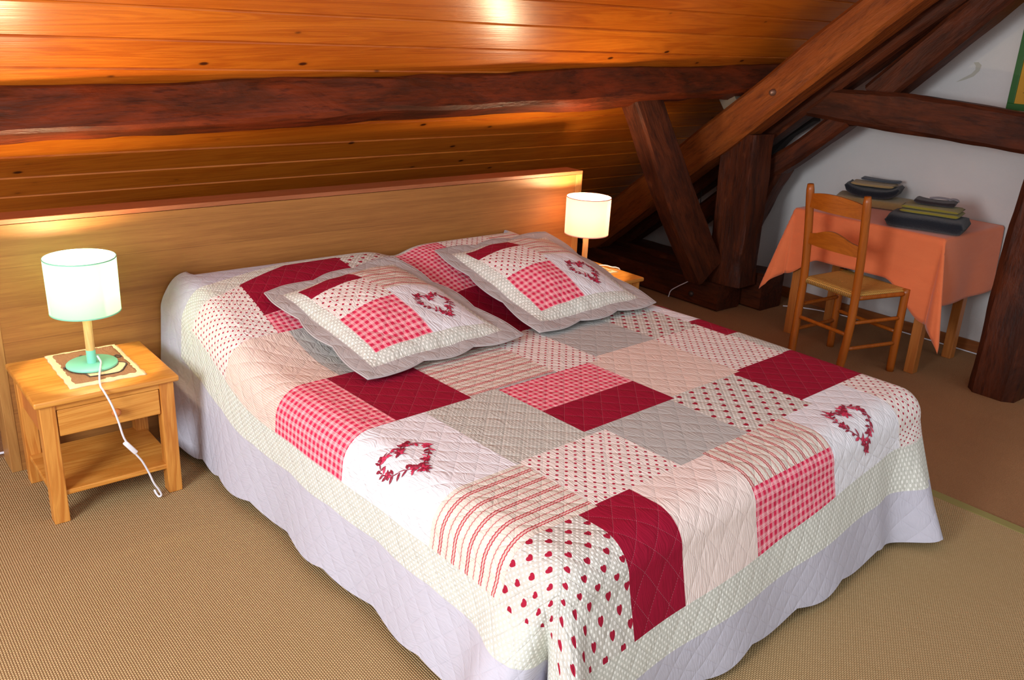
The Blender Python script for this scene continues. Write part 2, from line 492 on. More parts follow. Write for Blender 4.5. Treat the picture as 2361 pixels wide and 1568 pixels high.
beam('wedge_block', 'small pale wedge block holding the purlin on the rafter', [(4.03, .06, 1.265), (4.03, -.02, 1.33)], (1, 0, 0), plain('bare_pale_wood', '#6e6050', .7), .11, .1, .003, cat='block', seed=6, bev=.008)
# rear truss, against the gable wall
beam('sole_beam', 'second dark sole beam against the white gable wall', [(4.345, -.245, .113), (4.345, .35, .092), (4.345, 1.42, .088)], (1, 0, 0), M['beam'], .23, [.24, .192, .185], .004, seed=7, bev=.014)
beam('rafter', 'dark slanting rafter of the rear truss, behind the reddish rafter', [(4.33, 1.12, 1.08-.806*1.12), (4.33, .2, 1.08-.806*.2), (4.33, -2.4, 1.08+.806*2.4)], (1, 0, 0), M['beam'], .17, .2, .006, seed=8)
beam('collar_beam', 'horizontal dark collar beam in front of the white gable wall', [(4.34, -.12, 1.31), (4.34, -.5, 1.299), (4.34, -.95, 1.292), (4.34, -1.55, 1.264), (4.34, -2.6, 1.235)], (1, 0, 0), M['beam'], .17, [.15, .165, .2, .187, .19], .01, seed=9)
beam('strut_beam', 'dark slanting strut under the collar beam, between post and collar', [(4.34, .44, .44), (4.34, .2, .635), (4.34, -.02, .80), (4.34, -.30, 1.005), (4.34, -.58, 1.24)], (1, 0, 0), M['beam'], .14, [.12, .12, .125, .12, .125], .006, seed=10)
beam('strut_beam', 'dark slanting strut rising above the collar beam to the top of the picture', [(4.36, -.72, 1.36), (4.36, -1.24, 1.872), (4.36, -2.05, 2.66)], (1, 0, 0), M['beam'], .15, [.165, .175, .18], .008, seed=11)
beam('curved_post', 'curved dark post of the rear truss behind the upright post', [(4.37, .06, .23), (4.37, .045, .45), (4.37, -.04, .70), (4.37, -.12, .90)], (1, 0, 0), M['beam'], .17, [.16, .16, .17, .19], .01, cat='post', seed=12)
beam('wall_brace', 'short brace with shade painted in near black, against the gable wall between rafter and strut', [(4.53, .09, .90), (4.53, -.05, 1.09), (4.53, -.21, 1.22)], (1, 0, 0), plain('shade_dark_wood', '#140c0a', .8), .12, [.09, .1, .13], .006, seed=13)  # near-black colour stands in for the shade behind the rear truss
beam('foreground_post', 'tall dark upright post beside the table at the right edge', [(4.15, -1.77, FZ), (4.15, -1.77, .6), (4.15, -1.79, 1.5), (4.15, -1.80, 2.75)], (1, 0, 0), M['beam'], .21, [.22, .225, .235, .24], .012, cat='post', seed=14, bev=.04)
# loose black wire hanging beneath the rear rafter
bm = tube(bmesh.new(), [(4.3, .38, .83), (4.3, .381, .7), (4.3, .375, .55)], .0025, 6)
tag(obj('hanging_wire', bm, plain('black_rubber', '#111111', .6)), 'thin dark wire hanging beneath the rafters in front of the white gap', 'wire')

# ---------------------------------------------------------------- headboard
hb = thing('headboard', 'wide pale brown veneered headboard panel behind the bed, below the sloping ceiling', 'headboard', (0, 0, 0))
HW, HH, HD = 2.81, .94, .125
obj('panel', B(.035, HW-.045, .002, HD-.002, .0, HH-.02), M['veneer'], hb)
obj('stile', B(0, .035, 0, HD, .0, HH-.018, .002), M['stile'], hb)
obj('stile', B(HW-.045, HW, 0, HD, .0, HH-.018, .002), M['stile'], hb)
o = obj('top_cap', B(0, HW, 0, HD, HH-.018, HH, .002), M['cap'], hb); o['label'] = 'reddish top board'

# ---------------------------------------------------------------- nightstands
def nightstand(loc, label, grp):
    w, d, h = .457, .417, .45
    t = thing('nightstand', label, 'nightstand', loc, 0, grp)   # loc = left back corner at rug level, y towards the room is negative
    bm = B(0, w, -d, 0, h-.022, h, .007, 3)
    obj('tabletop', bm, M['pine'], t, True, 40)
    lw = .048; i = .016
    for lx in (i, w-i-lw):
        for ly in (-d+i, -i-lw):
            obj('leg', B(lx, lx+lw, ly, ly+lw, 0, h-.022, .003), M['pine_leg'], t)
    xl, xr = i+lw, w-i-lw
    dr = obj('drawer', B(xl+.003, xr-.003, -d+i+.004, -d+i+.024, .312, .404, .003), M['pine'], t)
    # shadow-gap rails around the drawer
    obj('front_rail', B(xl, xr, -d+i+.006, -d+i+.024, .406, h-.022), M['pine'], t)
    bm = lathe(bmesh.new(), [(.007, 0), (.007, .008), (.012, .012), (.0155, .02), (.0125, .028), (.006, .031), (0, .0315)], 20)
    bmesh.ops.rotate(bm, cent=(0, 0, 0), matrix=Matrix.Rotation(PI/2, 3, 'X'), verts=bm.verts)
    bmesh.ops.translate(bm, vec=((xl+xr)/2+.013, -d+i+.004, .362), verts=bm.verts)
    obj('knob', bm, M['pine_side'], dr, True)
    for sx in (i+.012, w-i-lw+.018):
        obj('side_panel', B(sx, sx+.018, -d+i+lw, -i-lw, .30, h-.022), M['pine_side'], t)
    obj('back_panel', B(xl, xr, -i-lw+.01, -i-lw+.028, .30, h-.022), M['pine'], t)
    obj('shelf', B(xl-.04, xr+.04, -d+i+.008, -i-.008, .095, .113, .003), M['pine'], t)
    return t
NS1 = (.0206, -.061, 0.); NS2 = (2.435, -.012, 0.)
nightstand(NS1, 'pine nightstand with drawer and shelf left of the bed, mint lamp on it', 'pine nightstands beside the bed')
nightstand(NS2, 'pine nightstand right of the bed, mostly hidden behind the cushion', 'pine nightstands beside the bed')

# woollen mats
M['wool_brown'] = fabric('brown_wool', c_plain('#9a7458', '#7e5a42', 90.), 0, .004)
M['wool_cream'] = fabric('cream_wool', c_plain('#ead4b0', '#d8bf96', 90.), 0, .004)
M['wool_black'] = plain('dark_yarn', '#4a3f3a', .95)
M['mat2'] = fabric('ochre_wool', c_plain('#c29a5c', '#aa8248', 90.), 0, .004)
def grid_slab(bm, x0, x1, y0, y1, z, th, n=24, jit=.003, seed=0, uvs=True):
    V = {}
    uv = bm.loops.layers.uv.verify()
    for i in range(n+1):
        for j in range(n+1):
            x = x0+(x1-x0)*i/n; y = y0+(y1-y0)*j/n
            e = 0
            if i in (0, n) or j in (0, n): e = jit
            q = noise.noise_vector(Vector((x*40+seed, y*40, seed)))
            V[i, j] = bm.verts.new((x+q.x*e, y+q.y*e, z+th+abs(q.z)*.0015-(th*.6 if e else 0)))
    for i in range(n):
        for j in range(n):
            f = bm.faces.new((V[i, j], V[i+1, j], V[i+1, j+1], V[i, j+1]))
            for l in f.loops: l[uv].uv = (l.vert.co.x, l.vert.co.y)
    ring = [(i, 0) for i in range(n)]+[(n, j) for j in range(n)]+[(i, n) for i in range(n, 0, -1)]+[(0, j) for j in range(n, 0, -1)]
    lo = [bm.verts.new((V[r].co.x, V[r].co.y, z)) for r in ring]
    for k in range(len(ring)):
        bm.faces.new((V[ring[k]], V[ring[(k+1) % len(ring)]], lo[(k+1) % len(ring)], lo[k]))
    bm.faces.new(lo)
    return bm
zt1 = .45
mt = thing('wool_mat', 'small brown woollen mat with cream fringe under the mint lamp', 'mat', (.267, -.237, zt1), .0, 'woollen lamp mats')
obj('border', grid_slab(bmesh.new(), -.122, .122, -.177, .177, 0, .005, 30, .006, 3), M['wool_cream'], mt, True)
obj('field', grid_slab(bmesh.new(), -.102, .104, -.155, .158, .004, .0022, 24, .004, 5), M['wool_brown'], mt, True)
motif = [(-.045, -.118), (.045, -.125), (.075, -.09), (.092, -.05), (.06, -.01), (.075, .03), (.03, .075), (-.03, .07), (-.065, .03), (-.085, .0), (-.06, -.045), (-.05, -.08)]
bm = bmesh.new(); uv = bm.loops.layers.uv.verify()
f = bm.faces.new([bm.verts.new((x, y, .0082)) for x, y in motif])
for l in f.loops: l[uv].uv = (l.vert.co.x, l.vert.co.y)
obj('motif', bm, M['wool_cream'], mt)
bm = tube(bmesh.new(), smoothpath([(x, y, .0085) for x, y in motif+motif[:1]], 5), .0028, 6, .5)
for bx, by in ((-.085, .005), (-.02, .085), (.085, .03)):
    tube(bm, smoothpath([(bx-.012, by-.01, .0088), (bx, by+.012, .009), (bx+.014, by-.004, .0088), (bx+.004, by-.014, .0088), (bx-.012, by+.004, .009)], 5), .0025, 6, .6)
obj('outline', bm, M['wool_black'], mt, True)
mt2 = thing('wool_mat', 'ochre woollen mat with pale edge under the right lamp', 'mat', (2.665, -.165, zt1), .0, 'woollen lamp mats')
obj('border', grid_slab(bmesh.new(), -.175, .175, -.122, .122, 0, .005, 30, .005, 8), M['wool_cream'], mt2, True)
obj('field', grid_slab(bmesh.new(), -.158, .155, -.104, .102, .004, .002, 24, .004, 9), M['mat2'], mt2, True)

# ---------------------------------------------------------------- lamps
def shade_mat(name, col, edge):
    m, nt, b = mat(name)
    out = nt.nodes['Material Output']
    tr = nt.nodes.new('ShaderNodeBsdfTranslucent'); tr.inputs[0].default_value = lin(col)
    df = nt.nodes.new('ShaderNodeBsdfDiffuse'); df.inputs[0].default_value = lin(col)
    mx = nt.nodes.new('ShaderNodeMixShader'); mx.inputs[0].default_value = .68
    nt.links.new(tr.outputs[0], mx.inputs[2]); nt.links.new(df.outputs[0], mx.inputs[1])
    nt.links.new(mx.outputs[0], out.inputs[0])
    return m
M['cordw'] = plain('white_cord', '#e6e6ee', .4)
def lamp(loc, label, shadec, basec, rimc, cordpts, switch_at, watt, warm):
    t = thing('table_lamp', label, 'lamp', loc, 0, 'bedside table lamps')
    mb = plain('lamp_paint_'+basec[1:], basec, .35)
    obj('base', lathe(bmesh.new(), [(0, 0), (.082, 0), (.0835, .002), (.0835, .0055), (.081, .008), (0, .0085)], 48), mb, t, True, 50)
    obj('collar', lathe(bmesh.new(), [(.0155, .008), (.0155, .055), (.0, .055)], 24), mb, t, True, 50)
    obj('pole', lathe(bmesh.new(), [(.0145, .055), (.0145, .27), (0, .27)], 24), wood('lamp_pole_wood', '#cf9a58', '#e6bc7c', 2, 12, .45), t, True, 50)
    R0, R1, z0, z1 = .112, .1135, .197, .385
    bm = lathe(bmesh.new(), [(R0, z0), (R0+(R1-R0)*.5, (z0+z1)/2), (R1, z1), (R1-.0015, z1), (R0-.0015, z0)], 64, closed=True)
    sh = obj('lamp_shade', bm, shade_mat('shade_'+basec[1:], shadec, rimc), t, True, 50)
    mr = plain('shade_rim_'+basec[1:], rimc, .6)
    for r, z in ((R0, z0-.0015), (R1, z1-.0025)):
        bm = lathe(bmesh.new(), [(r+.0006, z), (r+.0006, z+.004), (r-.002, z+.004), (r-.002, z)], 64, closed=True)
        obj('rim', bm, mr, sh, True, 50)
    bm = bmesh.new()
    lathe(bm, [(.0, .27), (.011, .272), (.018, .288), (.026, .305), (.028, .318), (.024, .333), (.013, .343), (0, .346)], 24)
    mbulb, nt, b = mat('bulb_glass'); b.inputs['Base Color'].default_value = (1, .95, .85, 1)
    b.inputs['Emission Color'].default_value = (1, .78, .5, 1); b.inputs['Emission Strength'].default_value = 30
    obj('bulb', bm, mbulb, t, True)
    # cord
    P = smoothpath(cordpts, 8)
    cd = obj('cord', tube(bmesh.new(), P, .0034, 8), M['cordw'], t, True)
    if switch_at:
        p, d, s = switch_at
        bm = B(-.011, .011, -.028, .028, -.008, .008, .004, 3)
        d = Vector(d).normalized()
        q = d.to_track_quat('Y', 'Z')
        bmesh.ops.rotate(bm, cent=(0, 0, 0), matrix=q.to_matrix(), verts=bm.verts)
        bmesh.ops.translate(bm, vec=p, verts=bm.verts)
        obj('switch', bm, plain('white_plastic', '#ececf2', .3), cd, True, 40)
    L = bpy.data.lights.new('lamp_light', 'POINT'); L.energy = watt; L.color = warm; L.shadow_soft_size = .03
    lo = bpy.data.objects.new('bulb_light', L); COL.objects.link(lo); lo.location = (0, 0,   .347); lo.parent = t
    return t
WARM = (1, .76, .46)
x0_, y0_, zb_ = .258, -.25, zt1+.0105
lp = [(.018, -.004, .03), (.024, -.02, .012), (.012, -.06, .0115), (-.012, -.13, .004), (-.028, -.195, -.006), (-.03, -.24, -.009), (-.016, -.262, -.055), (-.002, -.262, -.115), (.008, -.258, -.17)]
lp += [(.018, -.256, -.20), (.045, -.25, -.255), (.064, -.246, -.29), (.083, -.24, -.34), (.098, -.238, -.39), (.112, -.237, -.42), (.12, -.235, -.445), (.112, -.225, -.452), (.104, -.215, -.43), (.112, -.2, -.455)]
lamp((x0_, y0_, zb_), 'lit table lamp with mint green base and shade on left nightstand', '#cdf2e0', '#7fd0b8', '#86ccb0', lp, ((.029, -.253, -.225), (.05, .006, -.075), 0), 27, WARM)
lp2 = [(.02, .01, .03), (.035, .02, .006), (.06, .025, .0015), (.11, .04, .0015), (.175, .018, .001), (.20, -.01, -.005), (.215, -.03, -.005), (.228, -.045, -.02), (.232, -.05, -.10), (.233, -.05, -.30), (.233, -.03, -.446)]
lamp((2.672, -.2, zb_), 'lit table lamp with pale pink shade on right nightstand', '#fde8de', '#e8b7a8', '#e39a8c', lp2, None, 27, WARM)

# ---------------------------------------------------------------- bed : quilt
TH = math.radians(2.5); OX = .60
def G(a, b, z): return Vector((OX+a*math.cos(TH)+b*math.sin(TH), a*math.sin(TH)-b*math.cos(TH), z))
def sst(x, a, b):
    t = min(max((x-a)/(b-a), 0), 1); return t*t*(3-2*t)
def lerp(a, b, t): return a+(b-a)*t
def pl(x, T):
    if x <= T[0][0]: return T[0][1]
    for (a, p), (b, q) in zip(T, T[1:]):
        if x <= b: return p+(q-p)*(x-a)/(b-a)
    return T[-1][1]
def ztop(b, a=1.):
    z = .5+.18*(1-sst(b, .12, .80))
    dip = .035*math.exp(-((a-1.0)/.09)**2)*(1-sst(b, .3, .75))     # dip between the two sleeping pillows
    return z-dip
UL, UR, VF, RR = .10, 1.775, 2.10, .10
QA = RR*PI/2
VH, UH = .53, .51
def scallop(t): return .02*(1-abs(math.sin(PI*t/.25)))
def vtob(u, v):
    k = min(max((.45-u)/.35, 0), 1); vb = .13+.16*k
    h0 = .014+math.tan(TH)*max(min(u, 1.9), -.1)
    return pl(v, [(-.16, h0), (.13, max(vb, h0+.03)), (.55, .55), (9, 9)])
def side_prof(d, zt, zh, D, r=RR, flare=.04):
    qa = r*PI/2
    if d <= qa:
        th = d/r; return r*math.sin(th), zt-r*(1-math.cos(th))
    s = (d-qa)/(D-qa); return r+flare*s*.35/.35, zt-r-(zt-r-zh)*s
def foot_prof(d, u, zh):
    if d <= QA:
        th = d/RR; return RR*math.sin(th), .5-RR*(1-math.cos(th)), 0
    zb = pl(u, [(.1, .245), (.8, .272), (1.2, .312), (1.6, .35), (2, .345)])
    zl = pl(u, [(.1, .155), (.8, .165), (1.3, .188), (1.7, .205), (2, .2)])
    z = pl(d, [(QA, .4), (.26, zb), (.35, zl), (VH, zh)])
    s = (.4-z)/.38
    return RR+.09*s, z, s
def Q(u, v):
    b = vtob(u, v) if v < .55 else v
    du = max(UL-u, 0); dr = max(u-UR, 0); dv = max(v-VF, 0)
    def kr(bb): return pl(bb, [(0, 1.665), (.42, 1.665), (.75, 1.77), (1.2, 1.795), (2.1, 1.775), (9, 1.775)])
    if dv == 0:
        if du == 0 and dr == 0:
            a = u if u < 1 else 1+(u-1)*(kr(b)-1)/(UR-1)
            z = ztop(b, a)
            # soften head edge
            bb = b-math.tan(TH)*max(a, 0)
            if bb < .08: z -= .05*(1-bb/.08)**2
            return a, b, z
        if du:
            r = RR+.05*(1-sst(b, .1, .8))
            off, z = side_prof(du, ztop(b, 0), .028+scallop(v), UH, r)
            s = max(0, (.4-z)/.36)
            off += .012*s*math.sin(2*PI*b/.55+.6)
            off += s*.13*math.exp(-((v-2.06)/.10)**2)
            off -= max(0, r-RR)*.6*sst(du, 0, .16)
            return UL-off, b, z
        off, z = side_prof(dr, ztop(b, 9), .028+scallop(v), UH)
        return kr(b)+off, b, z
    if du == 0 and dr == 0:
        off, z, s = foot_prof(dv, u, .022+scallop(u+.04))
        off += s*.010*math.sin(2*PI*u/.5)*(1-sst(u, 1.4, 1.6))+s*(.11*math.exp(-((u-1.715)/.075)**2)-.025*math.exp(-((u-1.56)/.06)**2))
        return u, VF+off, z
    dd = du if du else dr
    ph = math.atan2(dv, dd)
    mxx = max(dv, dd); d = .7*mxx+.3*math.hypot(dv, dd)
    oS, zS = side_prof(min(d, UH), .5, .028+scallop(v), UH)
    oF, zF, sF = foot_prof(min(d, VH), u, .022+scallop(u+.04))
    w = sst(ph, 0, PI/2)
    off = lerp(oS, oF, w); z = lerp(zS, zF, w)
    s = min(max((.4-z)/.38, 0), 1.15)
    g = lambda c, wd: math.exp(-((math.degrees(ph)-c)/wd)**2)
    edge = math.sin(ph)*math.cos(ph)*2
    if du:
        off += s*.13*math.exp(-(.04/.10)**2)*g(0, 17)+s*edge**.5*(-.17*g(31, 9)+.17*g(60, 15))
    else:
        off += s*.11*math.exp(-((UR-1.715)/.075)**2)*g(90, 26)
    cx = UL if du else UR
    return cx+(-1 if du else 1)*off*math.cos(ph), VF+off*math.sin(ph), max(z, .012)
PATCH = [
 (-.10, .20, .13, .54, 'dots'), (.20, .69, .13, .40, 'burg'), (.20, .30, .40, .54, 'ging'), (.30, .69, .40, .54, 'ging'),
 (.69, .99, .13, .45, 'heart'), (.69, .99, .45, .54, 'dots'), (.99, 1.26, .13, .50, 'ging'), (.99, 1.30, .50, .90, 'burg'),
 (1.26, 1.58, .13, .50, 'dots'), (1.58, 2.05, .13, .50, 'stu'),
 (-.10, .24, .54, .89, 'pink'), (.24, .50, .54, .89, 'grey'), (.50, .99, .54, .89, 'stu'), (1.30, 1.72, .50, .90, 'white'), (1.72, 2.05, .50, .80, 'ging'),
 (-.10, .19, .89, 1.30, 'ging'), (.19, .485, .89, 1.30, 'burg'), (.485, .875, .89, 1.285, 'stu'), (.875, 1.10, .89, 1.30, 'dots'),
 (1.10, 1.44, .90, 1.27, 'grey'), (1.44, 1.72, .90, 1.27, 'heart'), (1.72, 2.05, .80, 1.21, 'white'), (1.72, 1.885, 1.21, 1.41, 'burg'), (1.885, 2.05, 1.21, 1.41, 'ging'),
 (-.10, .295, 1.30, 1.73, 'white'), (.295, .60, 1.285, 1.72, 'gdot'), (.60, 1.04, 1.30, 1.51, 'ging'), (.60, 1.035, 1.51, 1.695, 'burg'),
 (1.04, 1.425, 1.27, 1.68, 'pink'), (1.425, 1.735, 1.27, 1.665, 'dots'), (1.735, 2.05, 1.41, 1.66, 'gdot'),
 (-.10, .31, 1.73, 2.02, 'stu'), (.31, .665, 1.72, 2.01, 'dots'), (.665, 1.01, 1.695, 2.0, 'grey'), (1.01, 1.385, 1.68, 2.0, 'heart'),
 (1.385, 1.82, 1.66, 1.96, 'burg'), (1.82, 2.05, 1.66, 1.95, 'pink'),
 (-.10, .24, 2.02, 2.36, 'heart'), (.24, .445, 2.01, 2.36, 'burg'), (.445, .775, 2.01, 2.36, 'pale'), (.775, 1.2, 2.0, 2.185, 'stv'), (.775, 1.2, 2.185, 2.36, 'ging'),
 (1.2, 1.63, 1.96, 2.36, 'white'), (1.63, 2.05, 1.95, 2.36, 'dots'),
]
def kind_at(u, v):
    if -.10 <= u <= 2.05 and .13 <= v <= 2.36:
        for a, b, c, d, k in PATCH:
            if a <= u <= b and c <= v <= d: return k
        return 'grey'
    if -.20 <= u <= 2.15 and .04 <= v <= 2.45: return 'band'
    return 'skirt'
def samples(lo, hi, step, extra):
    s = set(); n = int(round((hi-lo)/step))
    for i in range(n+1): s.add(round(lo+(hi-lo)*i/n, 4))
    for e in extra:
        if lo < e < hi:
            near = min(s, key=lambda q: abs(q-e))
            if abs(near-e) < step*.45 and near not in (lo, hi): s.discard(near)
            s.add(round(e, 4))
    return sorted(s)
ue = [p[0] for p in PATCH]+[p[1] for p in PATCH]+[-.2, 2.15, UL, UR]
ve = [p[2] for p in PATCH]+[p[3] for p in PATCH]+[.04, 2.45, VF]
US = samples(UL-UH, UR+UH, .0125, ue); VS = samples(-.16, VF+VH, .0125, ve)
verts = []
for u in US:
    for v in VS:
        verts.append(G(*Q(u, v)))
nv = len(VS); faces = []; mi = []; uvs = []
for i in range(len(US)-1):
    for j in range(nv-1):
        faces.append((i*nv+j, i*nv+j+1, (i+1)*nv+j+1, (i+1)*nv+j))
        mi.append(FK.index(kind_at((US[i]+US[i+1])/2, (VS[j]+VS[j+1])/2)))
        uvs += [US[i], VS[j], US[i], VS[j+1], US[i+1], VS[j+1], US[i+1], VS[j]]
me = bpy.data.meshes.new('quilt'); me.from_pydata(verts, [], faces); me.update()
ul = me.uv_layers.new(name='UVMap'); ul.data.foreach_set('uv', uvs)
quilt = link('quilt', me, [F[k] for k in FK], None, True)
me.polygons.foreach_set('material_index', mi)
tag(quilt, 'red, white and grey patchwork quilt draped over the whole bed down to the rug', 'quilt')

# embroidered heart wreaths : small leaves lying on the cloth
M['emb'] = plain('dark_red_embroidery', '#8a1030', .6)
M['emb2'] = plain('rose_embroidery', '#c42c50', .6)
def wreath(name, surf, uc, vc, R, parent, sy=1.):
    bm = bmesh.new()
    def P(x, y):
        u, v = uc+x, vc+y*sy
        e = .004
        p = surf(u, v); n = (surf(u+e, v)-p).cross(surf(u, v-e)-p)
        n.normalize()
        return p, n
    rnd = random.Random(int(uc*1000)+5)
    def leaf(x, y, a, l, w, mi):
        pts = [(0, 0), (.35, .5), (.7, .42), (1, 0), (.7, -.42), (.35, -.5)]
        vs = []
        for px, py in pts:
            X = x+(px*math.cos(a)*l-py*math.sin(a)*w); Y = y+(px*math.sin(a)*l+py*math.cos(a)*w)
            p, n = P(X, Y); vs.append(bm.verts.new(p+n*.0022))
        cx, cy = x+.5*l*math.cos(a), y+.5*l*math.sin(a)
        p, n = P(cx, cy); c = bm.verts.new(p+n*.0042)
        for k in range(6):
            f = bm.faces.new((vs[k], vs[(k+1) % 6], c)); f.material_index = mi
    K = 34
    for k in range(K):
        t = 2*PI*(k+.5)/K
        if abs(((t+PI) % (2*PI))-PI) < .16: continue
        def H(t): return (16*math.sin(t)**3/17*R, -(13*math.cos(t)-5*math.cos(2*t)-2*math.cos(3*t)-math.cos(4*t))/17*R)
        x, y = H(t); x2, y2 = H(t+.05)
        a = math.atan2(y2-y, x2-x)
        leaf(x, y, a+.2*rnd.uniform(-1, 1), R*.34, R*.045, 0)
        for s in (1, -1):
            if rnd.random() < .8:
                leaf(x, y, a+s*rnd.uniform(.5, 1.5), R*rnd.uniform(.2, .36), R*rnd.uniform(.08, .13), rnd.choice((0, 0, 1)))
        if k % 4 == 0:
            for q in range(5): leaf(x, y, q*2*PI/5, R*.17, R*.13, rnd.choice((0, 1)))
    o = obj(name, bm, [M['emb'], M['emb2']], parent)
    o['label'] = 'dark red embroidered wreath'
    return o
qs = lambda u, v: G(*Q(u, v))
wreath('embroidered_wreath', qs, .08, 1.51, .085, quilt)
wreath('embroidered_wreath', qs, 1.40, 2.15, .085, quilt, 1.15)
wreath('embroidered_wreath', qs, 1.89, 1.02, .08, quilt)

# cushions
CP = [(0, .5, 0, .19, 'burg'), (0, .5, .19, .56, 'dots'), (0, .5, .56, 1, 'ging'), (.5, 1, 0, .46, 'stu'), (.5, 1, .46, 1, 'white')]
def cushion(A, Bc, Cc, Dc, label, seed):
    """corners in bed coordinates: A back left, B front left, C front right, D back right"""
    A, Bc, Cc, Dc = map(Vector, (A, Bc, Cc, Dc))
    n = 72
    Wd = .66
    FB = .062; fl = .078     # flange fraction
    root = thing('cushion', label, 'cushion', G(*((A+Bc+Cc+Dc)/4)), 0, 'patchwork cushions on the bed')
    base = root.location.copy()
    def base_pt(s, t):
        # scalloped edge: pull edge in/out
        e = max(abs(2*s-1), abs(2*t-1))
        along = t if abs(2*s-1) > abs(2*t-1) else s
        k = 1+.062*sst(e, .8, 1)*(abs(math.sin(PI*along*3.0))-.6)
        corner = (abs(2*s-1)*abs(2*t-1))**6
        k += .035*corner
        s2 = .5+(s-.5)*k; t2 = .5+(t-.5)*k
        return (A*(1-s2)+Dc*s2)*(1-t2)+(Bc*(1-s2)+Cc*s2)*t2
    def hump(s, t):
        x = min(max((s-fl)/(1-2*fl), 0), 1); y = min(max((t-fl)/(1-2*fl), 0), 1)
        g = (4*x*(1-x))**.62*(4*y*(1-y))**.62
        return .084*g
    def top(s, t):
        p = base_pt(s, t)
        fr = math.hypot(s-.5, t-.5)
        wave = .006*noise.noise(Vector((s*7+seed, t*7, seed)))+.010*noise.noise(Vector((s*2.3+seed*2, t*2.3, 3)))
        zq = ztop(p.y, p.x)+.016
        ed = min(s, t, 1-s, 1-t)
        return Vector((p.x, p.y, max(p.z+.012, zq)+hump(s, t)+wave*(1 if ed > .02 else .4)))
    def bot(s, t):
        p = base_pt(s, t)
        tp = top(s, t)
        ed = min(s, t, 1-s, 1-t)
        lo = max(ztop(p.y, p.x)+.006, min(p.z-.01, tp.z-.006))
        return Vector((p.x, p.y, lerp(tp.z-.005, min(lo, tp.z-.005), sst(ed, .0, .09))))
    ss = samples(0, 1, 1/n, [fl, fl+FB, 1-fl, 1-fl-FB, .5]+[fl+FB+(1-2*fl-2*FB)*q for q in (.19, .56, .46)])
    N = len(ss)
    vs = [G(*top(s, t))-base for s in ss for t in ss]+[G(*bot(s, t))-base for s in ss for t in ss]
    fa, mi2, uvv = [], [], []
    def kk(s, t):
        e = min(s, t, 1-s, 1-t)
        if e < fl: return 'flange'
        if e < fl+FB: return 'band'
        x = (s-fl-FB)/(1-2*fl-2*FB); y = (t-fl-FB)/(1-2*fl-2*FB)
        for a, b, c, d, k in CP:
            if a <= x <= b and c <= y <= d: return k
        return 'white'
    o2 = N*N
    for i in range(N-1):
        for j in range(N-1):
            q = (i*N+j, i*N+j+1, (i+1)*N+j+1, (i+1)*N+j)
            fa.append(q); mi2.append(FK.index(kk((ss[i]+ss[i+1])/2, (ss[j]+ss[j+1])/2)))
            uvv += [ss[i]*Wd, ss[j]*Wd, ss[i]*Wd, ss[j+1]*Wd, ss[i+1]*Wd, ss[j+1]*Wd, ss[i+1]*Wd, ss[j]*Wd]
            fa.append(tuple(x+o2 for x in q[::-1])); mi2.append(FK.index('flange'))
            uvv += [ss[i+1]*Wd, ss[j]*Wd, ss[i+1]*Wd, ss[j+1]*Wd, ss[i]*Wd, ss[j+1]*Wd, ss[i]*Wd, ss[j]*Wd]
    rim = [(i, 0) for i in range(N)]+[(N-1, j) for j in range(1, N)]+[(i, N-1) for i in range(N-2, -1, -1)]+[(0, j) for j in range(N-2, 0, -1)]
    for a, b in zip(rim, rim[1:]+rim[:1]):
        ia, ib = a[0]*N+a[1], b[0]*N+b[1]
        fa.append((ia, ib, ib+o2, ia+o2)); mi2.append(FK.index('flange')); uvv += [0, 0, .01, 0, .01, .01, 0, .01]
    me = bpy.data.meshes.new('cover'); me.from_pydata(vs, [], fa); me.update()
    me.uv_layers.new(name='UVMap').data.foreach_set('uv', uvv)
    body = link('cover', me, [F[k] for k in FK], root, True)
    me.polygons.foreach_set('material_index', mi2)
    # corded edge
    P = [G(*((top(ss[i], ss[j])+bot(ss[i], ss[j]))/2))-base for i, j in rim]
    obj('piping', tube(bmesh.new(), P+P[:1], .0035, 6), F['flange'], root, True)
    srf = lambda u, v: G(*top(u, v))-base
    k = 1/Wd
    def s2(u, v): return srf(u*k, v*k)
    wreath('embroidered_wreath', s2, .685*Wd, .665*Wd, .072, root)
cushion((.235, .375, .65), (.27, 1.02, .513), (.985, 1.0, .52), (.86, .30, .69), 'patchwork cushion lying at the left of the bed, overlapping the other', 1)
cushion((1.10, .28, .68), (1.07, 1.0, .513), (1.765, 1.01, .518), (1.78, .275, .685), 'patchwork cushion lying at the right of the bed, next to the right lamp', 2)

# ---------------------------------------------------------------- table with cloth
TX0, TX1, TY0, TY1, TZ = 3.99, 4.662, -1.41, -.555, .735
tb = thing('side_table', 'brown wooden table under the orange cloth against the gable wall', 'table', (4.33, -.98, FZ))
def loc(o): o.location = -Vector(tb.location); return o
def TB(*a): return B(*a)
ox, oy = 4.33, -.98
obj('tabletop', B(TX0-ox, TX1-ox, TY0-oy, TY1-oy, .715, .742, .004), M['table_wood'], tb)
for lx in (4.015, 4.44):
    for ly in (-1.385, -.63):
        bm = B(lx-ox, lx+.052-ox, ly-oy, ly+.052-oy, 0, .715, .003)
        obj('leg', bm, M['table_wood'], tb)
obj('apron', B(4.03-ox, 4.047-ox, -1.34-oy, -.62-oy, .62, .715), M['table_wood'], tb)
obj('apron', B(4.46-ox, 4.477-ox, -1.34-oy, -.62-oy, .62, .715), M['table_wood'], tb)
